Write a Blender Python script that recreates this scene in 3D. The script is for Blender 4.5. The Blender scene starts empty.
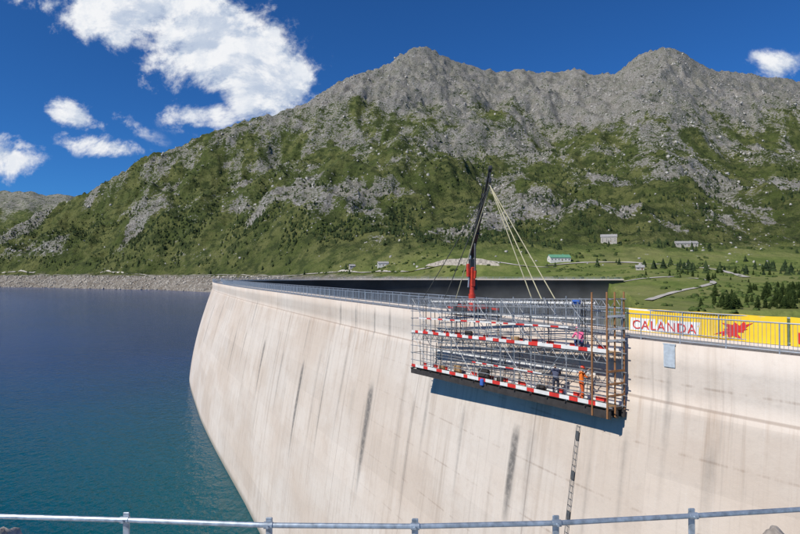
import bpy, math, random
import numpy as np
from mathutils import Vector, Matrix
random.seed(7); rng=np.random.default_rng(11)
sc=bpy.context.scene
F=578.0; HY=274.0          # focal length and horizon row in image pixels, for converting image coordinates
CREST=-3.1; LAKE=-38.0
def ss(a,b,x):
    t=np.clip((x-a)/(b-a),0,1); return t*t*(3-2*t)
# ---------------------------------------------------------------- noise
perm=rng.permutation(256); perm=np.concatenate([perm,perm,perm])
ang=rng.random(256)*2*np.pi; GX=np.cos(ang); GY=np.sin(ang)
def pn(x,y):
    xi=np.floor(x).astype(int); yi=np.floor(y).astype(int); xf=x-xi; yf=y-yi
    u=xf*xf*xf*(xf*(xf*6-15)+10); v=yf*yf*yf*(yf*(yf*6-15)+10)
    def g(i,j,dx,dy):
        h=perm[perm[(xi+i)&255]+((yi+j)&255)]; return GX[h]*dx+GY[h]*dy
    a=g(0,0,xf,yf); b=g(1,0,xf-1,yf); c=g(0,1,xf,yf-1); d=g(1,1,xf-1,yf-1)
    return ((a+(b-a)*u)+((c+(d-c)*u)-(a+(b-a)*u))*v)*1.5
def fbm(x,y,o=4,gain=.5):
    s=0;a=1
    for i in range(o):
        s=s+a*pn(x+17.3*i,y-9.1*i); x=x*2.03; y=y*2.03; a*=gain
    return s
def ridged(x,y,o=4):
    s=0;a=1
    for i in range(o):
        s=s+a*(0.5-np.abs(pn(x+7.3*i,y+3.1*i))); x=x*2.1;y=y*2.1;a*=.5
    return s
# ---------------------------------------------------------------- materials
def mat(name,col=(.5,.5,.5),rough=.7,metal=0,var=.15,scale=6,bump=0):
    m=bpy.data.materials.new(name); m.use_nodes=True; nt=m.node_tree; b=nt.nodes['Principled BSDF']
    b.inputs['Roughness'].default_value=rough; b.inputs['Metallic'].default_value=metal
    n=nt.nodes.new('ShaderNodeTexNoise'); n.inputs['Scale'].default_value=scale; n.inputs['Detail'].default_value=3
    tc=nt.nodes.new('ShaderNodeNewGeometry'); nt.links.new(tc.outputs['Position'],n.inputs['Vector'])
    r=nt.nodes.new('ShaderNodeValToRGB'); nt.links.new(n.outputs['Fac'],r.inputs['Fac'])
    r.color_ramp.elements[0].position=.3; r.color_ramp.elements[1].position=.7
    r.color_ramp.elements[0].color=(*[c*(1-var) for c in col],1); r.color_ramp.elements[1].color=(*[min(1,c*(1+var)) for c in col],1)
    nt.links.new(r.outputs['Color'],b.inputs['Base Color'])
    if bump:
        bp=nt.nodes.new('ShaderNodeBump'); bp.inputs['Strength'].default_value=bump; bp.inputs['Distance'].default_value=.05
        nt.links.new(n.outputs['Fac'],bp.inputs['Height']); nt.links.new(bp.outputs['Normal'],b.inputs['Normal'])
    return m
class NT:
    def __init__(s,nt): s.nt=nt
    def n(s,t,**k):
        x=s.nt.nodes.new(t)
        for a,b in k.items(): setattr(x,a,b)
        return x
    def l(s,a,b): s.nt.links.new(a,b)
    def put(s,v,sock):
        if isinstance(v,(int,float)): sock.default_value=v
        elif isinstance(v,tuple): sock.default_value=v if len(v)==len(sock.default_value) else (*v,1)
        else: s.l(v,sock)
    def m(s,op,a,b=None,c=None,clamp=False):
        x=s.n('ShaderNodeMath',operation=op); x.use_clamp=clamp
        s.put(a,x.inputs[0])
        if b is not None: s.put(b,x.inputs[1])
        if c is not None: s.put(c,x.inputs[2])
        return x.outputs[0]
    def mix(s,f,a,b,mode='MIX'):
        x=s.n('ShaderNodeMix',data_type='RGBA',blend_type=mode); s.put(f,x.inputs[0]); s.put(a,x.inputs[6]); s.put(b,x.inputs[7]); return x.outputs[2]
    def sm(s,v,a,b,lo=0.,hi=1.):
        x=s.n('ShaderNodeMapRange',interpolation_type='SMOOTHSTEP'); s.put(v,x.inputs[0]); s.put(a,x.inputs[1]); s.put(b,x.inputs[2]); s.put(lo,x.inputs[3]); s.put(hi,x.inputs[4]); return x.outputs[0]
    def noise(s,vec,scale,detail=6,rough=.55,dist=0):
        x=s.n('ShaderNodeTexNoise'); s.l(vec,x.inputs['Vector']); x.inputs['Scale'].default_value=scale; x.inputs['Detail'].default_value=detail; x.inputs['Roughness'].default_value=rough; x.inputs['Distortion'].default_value=dist
        return x.outputs['Fac']
    def vscale(s,vec,sx,sy,sz):
        x=s.n('ShaderNodeVectorMath',operation='MULTIPLY'); s.l(vec,x.inputs[0]); x.inputs[1].default_value=(sx,sy,sz); return x.outputs[0]
def newmat(name):
    m=bpy.data.materials.new(name); m.use_nodes=True; return m,NT(m.node_tree),m.node_tree.nodes['Principled BSDF']
# ---------------------------------------------------------------- mesh accumulator
class Acc:
    def __init__(s): s.v=[];s.f=[];s.mi=[]
    def add(s,vs,fs,mi=0):
        o=len(s.v); s.v.extend([tuple(v) for v in vs]); s.f.extend([tuple(i+o for i in f) for f in fs]); s.mi.extend([mi]*len(fs))
    def tube(s,p0,p1,r,mi=0,n=6,r1=None,cap=True):
        p0=Vector(p0);p1=Vector(p1); d=(p1-p0)
        if d.length<1e-6:return
        d.normalize(); a=d.orthogonal().normalized(); b=d.cross(a); r1=r if r1 is None else r1
        vs=[p0+(a*math.cos(t)+b*math.sin(t))*r for t in [2*math.pi*i/n for i in range(n)]]+[p1+(a*math.cos(t)+b*math.sin(t))*r1 for t in [2*math.pi*i/n for i in range(n)]]
        fs=[(i,(i+1)%n,n+(i+1)%n,n+i) for i in range(n)]
        if cap: fs+= [tuple(range(n))[::-1],tuple(range(n,2*n))]
        s.add(vs,fs,mi)
    def box(s,c,x,y,z,mi=0,bev=0):
        c=Vector(c);x=Vector(x);y=Vector(y);z=Vector(z)
        if bev<=0:
            vs=[c+x*i+y*j+z*k for i in(-1,1) for j in(-1,1) for k in(-1,1)]
            s.add(vs,[(0,1,3,2),(4,6,7,5),(0,4,5,1),(2,3,7,6),(0,2,6,4),(1,5,7,3)],mi)
        else:
            bx=1-bev/x.length; by=1-bev/y.length; bz=1-bev/z.length
            vs=[]
            for (zz,sx,sy) in [(-1,bx,by),(-bz,1,1),(bz,1,1),(1,bx,by)]:
                for (i,j) in [(-1,-by),(-bx,-1),(bx,-1),(1,-by),(1,by),(bx,1),(-bx,1),(-1,by)]:
                    vs.append(c+x*i*sx+y*j*sy+z*zz)
            fs=[]
            for r in range(3):
                for i in range(8): fs.append((r*8+i,r*8+(i+1)%8,(r+1)*8+(i+1)%8,(r+1)*8+i))
            fs.append(tuple(range(8))[::-1]); fs.append(tuple(range(24,32)))
            s.add(vs,fs,mi)
    def obj(s,name,mats,parent=None,smooth=False):
        me=bpy.data.meshes.new(name); me.from_pydata(s.v,[],s.f)
        for m in mats: me.materials.append(m)
        me.polygons.foreach_set('material_index',s.mi)
        if smooth: me.polygons.foreach_set('use_smooth',[True]*len(s.f))
        me.update(); o=bpy.data.objects.new(name,me); sc.collection.objects.link(o)
        if parent: o.parent=parent
        return o
def empty(name,loc=(0,0,0)):
    o=bpy.data.objects.new(name,None); o.empty_display_size=.5; sc.collection.objects.link(o); return o
# ================================================================= TERRAIN
pxs=lambda a:(np.array(a,float)-400)/F
SIL_U=pxs([-200,0,45,100,150,200,250,285,310,350,385,400,412,420,428,440,452,475,500,520,540,560,575,590,615,628,640,652,665,678,695,712,730,760,800,1000])
SIL_Y=np.array([262,228,208,182,152,136,119,108,98,76,62,53,47,44,46,53,58,65,70,68,72,71,68,71,71,63,52,48,46,48,58,65,70,74,79,100.])
SIL_E=(HY-SIL_Y)/F
RU=pxs([-200,0,150,310,420,560,665,800,1000]); RY=np.array([2300,2300,2300,2600,3100,3400,3000,3200,3300.])
LU=np.array([-1.6,-.7,-.5,-.33,-.1,.1,.25,.35,.42,2.]); LY=np.array([1900,1690,1450,1220,830,590,450,350,168,168.])
def H(X,Y):
    u=X/Y
    er=np.interp(u,SIL_U,SIL_E); Yr=np.interp(u,RU,RY); Yl=np.interp(u,LU,LY)+(14*fbm(X/90,Y/90,3)+30*fbm(X/230,Y/500,2)*ss(-.1,-.3,u))*ss(.5,.3,u)
    w=np.interp(u,[-.3,.4],[75,22]); Yf=Yl+w
    zf=np.interp(u,[.33,.42],[-6.,-12.]); zh=np.interp(u,[-.7,-.3,.1,.4,.7],[0,2,6,12,13.])
    Yh=np.maximum(Yf+60,650.); Yh=np.minimum(Yh,Yr-300)
    q=np.clip((Y-Yf)/(Yh-Yf),0,1)
    zp=zf+(zh-zf)*q**1.6
    zb=np.where(Y<Yf, LAKE+(zf-LAKE)*np.clip((Y-Yl)/w,-1.6,1), zp)
    zb=np.where(Y<Yl, np.maximum(LAKE-1.1*(Yl-Y),-95), zb)
    t=(Y-Yh)/(Yr-Yh); tc=np.clip(t,0,1)
    eh=zh/Yh
    G=np.where(tc>0,np.power(np.maximum(tc,1e-9),.8),0)
    G=G+.022*np.sin(G*19+6*pn(u*2.3+3,u*0+.5))*ss(.35,.6,tc)*(1-ss(.86,.98,tc))
    e=eh+(er-eh)*G
    z=np.where(t>0,e*Y,zb)
    z=np.where(t>1,er*Yr-(Y-Yr)*.55,z)
    m=ss(0.,.25,t)*(1-.8*ss(.75,1.,t))
    z=z+m*(72*fbm(X/520,Y/620,3)+ 50*(ridged(X/170,Y/330,4)-.5))
    m2=ss(-.02,.12,t)
    z=z+m2*(10*(ridged(X/62+5,Y/75,3)-.45)+3.4*fbm(X/19,Y/19,3))+m2*ss(.5,.85,t)*38*(ridged(X/85,Y/120+7,4)-.55)*(1-.62*ss(.93,1.,t))
    land=ss(0,1,(Y-Yf)/40)
    z=z+land*(1-m2)*(.9*fbm(X/45,Y/45,3))
    z=z+5.5*np.exp(-(((X-158)/38)**2+((Y-352)/55)**2))
    z=z+ss(-30,10,Y-Yl)*(1-ss(0,30,Y-Yf))*3.4*fbm(X/24,Y/24,4)*ss(.5,.3,u)
    return z
def ground_at_pixel(px,py,y0=172,y1=4200):  # marches the view ray of an image pixel to its terrain hit
    u=(px-400)/F; e=(HY-py)/F
    ys=np.linspace(y0,y1,9000); hit=np.where(H(u*ys,ys)>=e*ys)[0]
    k=hit[0] if len(hit) else -1
    return np.array([u*ys[k],ys[k]])
NU,NR=900,560
ug=np.linspace(-1.15,1.15,NU); yg=np.exp(np.linspace(math.log(120),math.log(4600),NR))
U,YY=np.meshgrid(ug,yg); XX=U*YY; ZZ=H(XX,YY)
def gridmesh(name,X,Y,Z,mats,attrs={}):
    nr,nc=X.shape; co=np.stack([X,Y,Z],-1).reshape(-1,3).astype(np.float32)
    i=np.arange(nr*nc).reshape(nr,nc); q=np.stack([i[:-1,:-1],i[:-1,1:],i[1:,1:],i[1:,:-1]],-1).reshape(-1,4)
    me=bpy.data.meshes.new(name); me.vertices.add(len(co)); me.vertices.foreach_set('co',co.ravel())
    me.loops.add(q.size); me.loops.foreach_set('vertex_index',q.ravel().astype(np.int32))
    me.polygons.add(len(q)); me.polygons.foreach_set('loop_start',(np.arange(len(q))*4).astype(np.int32))
    me.polygons.foreach_set('use_smooth',np.ones(len(q),bool))
    for k,a in attrs.items():
        at=me.attributes.new(k,'FLOAT','POINT'); at.data.foreach_set('value',a.ravel().astype(np.float32))
    for m in mats: me.materials.append(m)
    me.update(calc_edges=True); me.validate()
    o=bpy.data.objects.new(name,me); sc.collection.objects.link(o); return o
def rockiness(X,Y,Z):
    r=.88*ss(430,790,Z+210*fbm(X/260,Y/420,4))
    p=fbm(X/190+40,Y/330,4)
    r=np.maximum(r,.74*ss(.05,.45,p)*ss(25,90,Z))
    r=np.maximum(r,.62*ss(160,430,Z)*ss(-.3,.35,fbm(X/110+9,Y/240,4)))
    def blob(px,py,rx,ry):
        a=(X/Y*F+400-px)/rx; b=(HY-Z/Y*F-py)/ry; return np.exp(-(a*a+b*b))
    for b in [(335,205,50,22,.85),(235,205,35,16,.7),(745,215,45,28,.8),(590,178,22,12,.7),(440,140,60,18,.65),(300,120,70,14,.8),(660,125,80,22,.7),(640,165,40,10,.55),(180,255,60,6,.4),(470,262,55,5,.5),(30,240,40,9,.4),(180,145,40,8,.65),(250,165,60,10,.55),(540,200,40,10,.55)]:
        r=np.maximum(r,b[4]*blob(*b[:4])*(.75+.9*fbm(X/70,Y/110,3)))
    return np.clip(r,0,1)
ROCK=rockiness(XX,YY,ZZ)
MEAD=ss(60,5,ZZ)*ss(-.3,.3,U)
BANK=ss(-1,-8,ZZ+4.*fbm(XX/45,YY/60,4))*ss(.33,.26,U)
BANK=np.maximum(BANK,ss(-22,-30,ZZ))
mt,N,b=newmat('alpine_terrain'); geo=N.n('ShaderNodeNewGeometry'); P=geo.outputs['Position']
ar=N.n('ShaderNodeAttribute',attribute_name='rock').outputs['Fac']; ab=N.n('ShaderNodeAttribute',attribute_name='bank').outputs['Fac']; am=N.n('ShaderNodeAttribute',attribute_name='meadow').outputs['Fac']
Pv=N.vscale(P,1,.55,1.3)
n1=N.noise(Pv,.035,6,.68); n2=N.noise(P,.011,4,.6); n3=N.noise(Pv,.16,5,.72); n4=N.noise(P,.5,2,.6)
nn=N.m('ADD',N.m('MULTIPLY',n1,.45),N.m('MULTIPLY',n3,.55))
th=N.m('SUBTRACT',.638,N.m('MULTIPLY',ar,.235))
rm=N.sm(N.m('SUBTRACT',nn,th),-.012,.022)
grass=N.mix(N.sm(n2,.38,.62),(.084,.110,.030),(.160,.172,.058))
grass=N.mix(N.sm(n1,.54,.40),grass,(.050,.068,.022))
grass=N.mix(N.m('MULTIPLY',N.sm(n3,.52,.72),.6),grass,(.21,.20,.10))
grass=N.mix(N.m('MULTIPLY',N.sm(n4,.5,.36),.5),grass,(.038,.052,.019))
mead=N.mix(N.sm(n1,.35,.65),(.12,.165,.035),(.19,.215,.06)); mead=N.mix(N.m('MULTIPLY',N.sm(n3,.5,.35),.5),mead,(.08,.115,.025)); mead=N.mix(N.m('MULTIPLY',N.sm(n4,.52,.38),.35),mead,(.07,.09,.03)); mead=N.mix(N.m('MULTIPLY',N.sm(n2,.5,.62),.4),mead,(.22,.20,.09))
grass=N.mix(N.m('MULTIPLY',am,.8),grass,mead)
rock=N.mix(N.sm(n3,.36,.62),(.155,.148,.135),(.47,.455,.42)); rock=N.mix(N.m('MULTIPLY',N.sm(n4,.52,.40),.65),rock,(.105,.10,.09)); rock=N.mix(N.m('MULTIPLY',N.sm(n1,.42,.6),.30),rock,(.29,.26,.21)); rock=N.mix(N.m('MULTIPLY',N.sm(n2,.56,.44),.28),rock,(.14,.145,.09))
bank=N.mix(N.sm(n3,.35,.62),(.24,.205,.165),(.47,.43,.37))
bank=N.mix(N.m('MULTIPLY',N.sm(n4,.52,.4),.6),bank,(.15,.13,.11)); bank=N.mix(N.m('MULTIPLY',N.sm(n1,.45,.6),.6),bank,(.20,.17,.13))
col=N.mix(rm,grass,rock); col=N.mix(ab,col,bank)
N.l(col,b.inputs['Base Color']); b.inputs['Roughness'].default_value=.95; b.inputs['Specular IOR Level'].default_value=.1
bp=N.n('ShaderNodeBump'); bp.inputs['Distance'].default_value=10
N.l(N.m('SUBTRACT',1.0,N.m('MULTIPLY',am,.9)),bp.inputs['Strength'])
N.l(n3,bp.inputs['Height']); N.l(bp.outputs['Normal'],b.inputs['Normal'])
gridmesh('terrain',XX,YY,ZZ,[mt],{'rock':ROCK,'bank':BANK,'meadow':MEAD})
# distant hills
u2=np.linspace(-1.6,-.3,200); y2=np.linspace(5200,9000,90); U2,Y2=np.meshgrid(u2,y2)
E2=(HY-np.interp(U2,pxs([-400,-60,0,25,45,62,80,140,260]),[215,186,190,189,194,193,198,215,250.]))/F
T2=(Y2-5200)/2600
Z2=np.where(T2<1,(E2*np.clip(T2,0,1)**.8)*7800,E2*7800-(Y2-7800)*.4)+60*(ridged(U2*40,Y2/400,4)-.5)*ss(0,.3,T2)-20
gridmesh('distant_hills',U2*Y2,Y2,Z2,[mt],{'rock':.7*ss(400,900,Z2+200*fbm(U2*30,Y2/600,3)),'bank':Z2*0,'meadow':Z2*0})
# ================================================================= DAM CURVE
CP=[(37,-6),(25,8.5),(15.2,21.4),(10.4,28.9),(5.6,39.8),(.7,50.8),(-8.3,69.8),(-22.4,101),(-38,136),(-53,172),(-66.5,206),(-77,238),(-83,268),(-81,300),(-66,328),(-34,349),(18,358),(75,355),(134,344)]
def catmull(P,n=24):
    P=[np.array(p,float) for p in P]; P=[2*P[0]-P[1]]+P+[2*P[-1]-P[-2]]; out=[]
    for i in range(1,len(P)-2):
        for k in range(n):
            t=k/n; a,b_,c,d=P[i-1:i+3]
            out.append(.5*((2*b_)+(-a+c)*t+(2*a-5*b_+4*c-d)*t*t+(-a+3*b_-3*c+d)*t**3))
    out.append(P[-2]); return np.array(out)
C=catmull(CP,40); 
k=np.ones(25)/25
Cp=np.vstack([np.repeat(C[:1],12,0)+np.linspace(-1,0,12)[:,None]*(C[1]-C[0])*12,C,np.repeat(C[-1:],12,0)+np.linspace(0,1,12)[:,None]*(C[-1]-C[-2])*12])
C=np.stack([np.convolve(Cp[:,0],k,'valid'),np.convolve(Cp[:,1],k,'valid')],1)
S=np.concatenate([[0],np.cumsum(np.hypot(*np.diff(C,axis=0).T))]); LEN=S[-1]
def cposv(s):
    s=np.asarray(s,float); ip=lambda q,k_:np.interp(q,S,C[:,k_])
    d=np.stack([ip(s+.5,0)-ip(s-.5,0),ip(s+.5,1)-ip(s-.5,1)],-1); d=d/np.linalg.norm(d,axis=-1,keepdims=True)
    return np.stack([ip(s,0),ip(s,1)],-1),d,np.stack([-d[...,1],d[...,0]],-1)
def cpos(s): return cposv(s)
def cpt(s,off,z):
    p,d,n=cpos(s); q=p+n*off; return Vector((q[0],q[1],CREST+z))
DW=3.4
def bulge(s): return np.interp(s,[0,60,120,180,240,400,LEN],[2.5,4,5,7,8,6,3])
def face_off(s,z): q=np.clip((-z-2.7)/34,0,1); return .07+bulge(s)*(1-(1-q)**1.6)
# individual stains placed along / down the wall
Sg,Zg=np.meshgrid(np.arange(5,230,.4),np.arange(-34,0,.4),indexing='ij'); pw,_,nw_=cposv(Sg); XYw=pw+nw_*face_off(Sg,Zg)[...,None]
PXw=np.where(XYw[...,1]>3,400+F*XYw[...,0]/XYw[...,1],1e6); PYw=HY-(CREST+Zg)*F/XYw[...,1]
def wall_s(px,py):
    i=np.argmin((PXw-px)**2+(PYw-py)**2); return Sg.ravel()[i],Zg.ravel()[i]
STAINS=[]
for (x1,y1,x2,y2_,hw,stg) in [(367,380,362,505,.75,.9),(302,355,290,470,.65,.85),(264,338,257,400,.85,.75),(511,420,508,534,.45,.95),(235,330,228,380,1.,.45),(665,345,664,534,.14,.5),
      (357,303,354,330,.4,.7),(376,306,373,338,.35,.7),(391,308,387,338,.35,.6),(342,302,339,325,.45,.6),(222,302,219,330,1.2,.5),(430,360,420,470,.3,.4),(325,345,318,470,.3,.55),(281,345,276,420,.5,.5),(246,330,240,370,.6,.5),(460,400,455,500,.25,.4),(410,390,404,520,.25,.4),(345,350,338,420,.25,.45),(625,430,622,534,.18,.35),(708,440,708,534,.2,.3),(212,300,205,360,1.4,.5),(256,300,252,330,.8,.45)]:
    sa,za=wall_s(x1,y1); sb,zb=wall_s(x2,y2_); STAINS.append(((sa+sb)/2,hw,za,min(zb,za-1.5)-1,stg))
rs=random.Random(5)
for i in range(75): 
    s0=rs.uniform(12,235); zt=rs.choice((-2.7,-2.7,-5.5,-8.5,-12)); STAINS.append((s0,rs.uniform(.08,.4)*(1+s0/160),zt,zt-rs.uniform(3,16),rs.uniform(.08,.30)))
ss_=np.concatenate([np.arange(0,235,.22),np.arange(235,LEN,1.5)])
pro=[(-DW-9,-92),(-DW-4,-60),(-DW+2.2,-26),(-DW+4.0,-13),(-DW+.45,-.9),(-DW-.25,-.7),(-DW-.25,0),(-DW+.3,.0),(-DW+.3,-.12),(-.3,-.12),(-.3,0),(0,0),(0,-1.0),(0,-2.0),(0,-2.65)]
zup=np.concatenate([np.arange(-2.7,-34,-.45),[-36,-45,-60,-92]])
pz=np.array([p[1] for p in pro]+list(zup)); nr,nc=len(ss_),len(pz)
pp,_,pnn=cposv(ss_); SS=np.repeat(ss_[:,None],nc,1); OFF=np.stack([np.full(nr,p[0]) for p in pro]+[face_off(ss_,z) for z in zup],1)
XYd=pp[:,None,:]+pnn[:,None,:]*OFF[...,None]; co=np.concatenate([XYd,np.broadcast_to((CREST+pz)[None,:,None],(nr,nc,1))],-1)
ZZd=np.broadcast_to(pz[None],(nr,nc)); ST=np.zeros((nr,nc)); wob=.22*fbm(SS*.5,ZZd*.12,3)+.25*fbm(SS*2.2,ZZd*.25,3)
for (s0,hw,zt,zb,stg) in STAINS:
    ii=np.where(np.abs(ss_-s0)<hw*2+.5)[0]
    if not len(ii): continue
    a_,b_=ii[0],ii[-1]+1; z_=ZZd[a_:b_]; tp=.55+.45*np.clip((z_-zb)/(zt-zb),0,1); d=np.abs(SS[a_:b_]-s0)/(hw*tp)+wob[a_:b_]
    k_=ss(1.1,.3,d)*ss(zt+.3,zt-.12*(zt-zb),z_)*ss(zb,zb+.5*(zt-zb),z_)*stg; ST[a_:b_]=np.maximum(ST[a_:b_],k_)
ST[:,:11]=0
m,N,b=newmat('dam_concrete'); dmat=m; uv=N.n('ShaderNodeUVMap',uv_map='dam').outputs[0]
sp=N.n('ShaderNodeSeparateXYZ'); N.l(uv,sp.inputs[0]); s,z=sp.outputs[0],sp.outputs[1]
big=N.noise(N.vscale(uv,.05,.09,1),1,4,.6); fine=N.noise(uv,2.2,5,.7); st=N.noise(N.vscale(uv,.9,.045,1),1,5,.7); st2=N.noise(N.vscale(uv,3.5,.12,1),1,4,.6); blot=N.noise(N.vscale(uv,.35,.35,1),1,5,.7)
col=N.mix(N.sm(big,.35,.65),(.555,.470,.390),(.62,.555,.485))
col=N.mix(N.m('MULTIPLY',N.sm(st,.47,.70),.45),col,(.40,.325,.26))
col=N.mix(N.m('MULTIPLY',N.sm(st2,.56,.75),.28),col,(.69,.65,.60))
col=N.mix(N.m('MULTIPLY',N.sm(st2,.45,.30),.34),col,(.35,.30,.255))
col=N.mix(N.m('MULTIPLY',N.sm(blot,.50,.68),.30),col,(.45,.365,.295))
col=N.mix(N.m('MULTIPLY',N.sm(fine,.5,.75),.22),col,(.38,.33,.285))
lift=N.m('FLOOR',N.m('DIVIDE',z,2.95)); blk=N.m('FLOOR',N.m('DIVIDE',N.m('ADD',s,5.3),15.5))
wn=N.n('ShaderNodeTexWhiteNoise',noise_dimensions='2D'); cb=N.n('ShaderNodeCombineXYZ'); N.l(lift,cb.inputs[0]); N.l(blk,cb.inputs[1]); N.l(cb.outputs[0],wn.inputs['Vector'])
hv=N.n('ShaderNodeHueSaturation'); N.l(col,hv.inputs['Color']); N.l(N.m('ADD',.95,N.m('MULTIPLY',wn.outputs['Value'],.09)),hv.inputs['Value']); col=hv.outputs[0]
wb_=N.m('MULTIPLY',N.m('SUBTRACT',big,.5),.10)
fz=N.m('FRACT',N.m('DIVIDE',N.m('ADD',N.m('ADD',z,.3),wb_),2.95)); lz=N.m('MULTIPLY',N.sm(N.m('ABSOLUTE',N.m('SUBTRACT',fz,.5)),.028,.004),N.sm(st,.42,.60))
fs=N.m('FRACT',N.m('DIVIDE',N.m('ADD',N.m('ADD',s,5.3),N.m('MULTIPLY',wb_,.5)),15.5)); ls=N.sm(N.m('ABSOLUTE',N.m('SUBTRACT',fs,.5)),.0055,.001)
near=N.sm(s,85,45,.25,1.)
col=N.mix(N.m('MULTIPLY',N.m('MULTIPLY',lz,.5),near),col,(.28,.21,.16)); col=N.mix(N.m('MULTIPLY',ls,.5),col,(.25,.20,.17))
see=N.m('MULTIPLY',N.m('MULTIPLY',N.sm(z,-2.6,-2.75),N.sm(z,-6.5,-2.7)),N.sm(st,.48,.66))
col=N.mix(N.m('MULTIPLY',see,.45),col,(.36,.25,.17))
edge=N.m('MULTIPLY',N.sm(N.m('ABSOLUTE',N.m('ADD',z,2.68)),.09,.02),.55); col=N.mix(edge,col,(.25,.19,.15))
sta=N.n('ShaderNodeAttribute',attribute_name='stain').outputs['Fac']
col=N.mix(N.m('MULTIPLY',sta,N.sm(fine,.30,.58,.6,1.)),col,(.135,.127,.118))
wet=N.sm(N.m('ADD',z,N.m('MULTIPLY',fine,.6)),-33.2,-34.6); col=N.mix(N.m('MULTIPLY',wet,.8),col,(.20,.19,.15))
N.l(col,b.inputs['Base Color']); b.inputs['Roughness'].default_value=.9; b.inputs['Specular IOR Level'].default_value=.25
bp=N.n('ShaderNodeBump'); bp.inputs['Distance'].default_value=.04; bp.inputs['Strength'].default_value=.5
N.l(fine,bp.inputs['Height']); N.l(bp.outputs['Normal'],b.inputs['Normal'])
asph=mat('deck_asphalt',(.17,.17,.175),.9,0,.2,3); dark=mat('downstream_shaded_concrete',(.075,.08,.082),.95,0,.35,.08)  # shade on the downstream face is painted in as a very dark concrete colour
me=bpy.data.meshes.new('dam'); me.vertices.add(nr*nc); me.vertices.foreach_set('co',co.reshape(-1).astype(np.float32))
i=np.arange(nr*nc).reshape(nr,nc); q=np.stack([i[:-1,:-1],i[1:,:-1],i[1:,1:],i[:-1,1:]],-1).reshape(-1,4)
me.loops.add(q.size); me.loops.foreach_set('vertex_index',q.ravel().astype(np.int32)); me.polygons.add(len(q)); me.polygons.foreach_set('loop_start',(np.arange(len(q))*4).astype(np.int32))
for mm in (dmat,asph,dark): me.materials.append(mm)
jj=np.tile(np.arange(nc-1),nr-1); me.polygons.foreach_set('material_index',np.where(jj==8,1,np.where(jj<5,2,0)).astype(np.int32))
uvs=np.stack([SS.ravel()[q.ravel()],ZZd.ravel()[q.ravel()]],-1).astype(np.float32)
uvl=me.uv_layers.new(name='dam'); uvl.data.foreach_set('uv',uvs.ravel())
at=me.attributes.new('stain','FLOAT','POINT'); at.data.foreach_set('value',ST.ravel().astype(np.float32))
me.update(calc_edges=True); dam=bpy.data.objects.new('dam',me); sc.collection.objects.link(dam)
# ================================================================= LAKE
wm,N,b=newmat('lake_water'); geo=N.n('ShaderNodeNewGeometry'); P=geo.outputs['Position']
sp=N.n('ShaderNodeSeparateXYZ'); N.l(P,sp.inputs[0])
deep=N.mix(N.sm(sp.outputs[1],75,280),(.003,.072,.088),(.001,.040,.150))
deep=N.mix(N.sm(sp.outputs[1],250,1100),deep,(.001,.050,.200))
w1=N.noise(P,.012,4,.6); deep=N.mix(N.m('MULTIPLY',N.sm(w1,.4,.65),.35),deep,(.001,.028,.090))
N.l(deep,b.inputs['Base Color']); b.inputs['Roughness'].default_value=.12; b.inputs['IOR'].default_value=1.33; b.inputs['Specular IOR Level'].default_value=.20
wa=N.noise(N.vscale(P,1,.6,1),.7,3,.6); wb=N.noise(P,.09,2)
bp=N.n('ShaderNodeBump'); bp.inputs['Distance'].default_value=1.0; bp.inputs['Strength'].default_value=.35
N.l(N.m('ADD',wa,N.m('MULTIPLY',wb,.8)),bp.inputs['Height']); N.l(bp.outputs['Normal'],b.inputs['Normal'])
a=Acc(); pts=[]
for s in np.arange(0,LEN,4):
    p,d,n=cpos(s); q=p+n*1.0; pts.append((q[0],q[1],LAKE))
pts+=[(300,700,LAKE),(100,3500,LAKE),(-3800,3500,LAKE),(-3800,-800,LAKE),(60,-800,LAKE)]
a.add(pts,[tuple(range(len(pts)))[::-1]]); o=a.obj('lake',[wm])
if o.data.polygons[0].normal.z<0: o.data.flip_normals()
# ================================================================= RAILINGS
galv=mat('galvanised_steel',(.36,.40,.45),.45,.35,.15,4); 
def railing(off,name):
    a=Acc(); s=4.
    while s<LEN-3:
        step=2.0 if s<200 else 4.
        p0=cpt(s,off,.0); p1=cpt(s+step,off,.0); r=.028 if s<200 else .05
        a.tube(p0,p0+Vector((0,0,1.22)),r,0,6)
        for h,rr in ((1.2,.03),(.12,.02)):
            a.tube(p0+Vector((0,0,h)),p1+Vector((0,0,h)),rr if s<200 else .05,0,5,cap=False)
        if s>=200: a.tube(p0+Vector((0,0,.6)),p1+Vector((0,0,.6)),.05,0,4,cap=False)
        if s<200:
            k=13
            for i in range(1,k):
                q=p0.lerp(p1,i/k); a.tube(q+Vector((0,0,.12)),q+Vector((0,0,1.2)),.0085,0,4,cap=False)
        s+=step
    return a.obj(name,[galv])
railing(-.15,'crest_railing'); railing(-DW+.15,'crest_railing.001')
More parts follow.
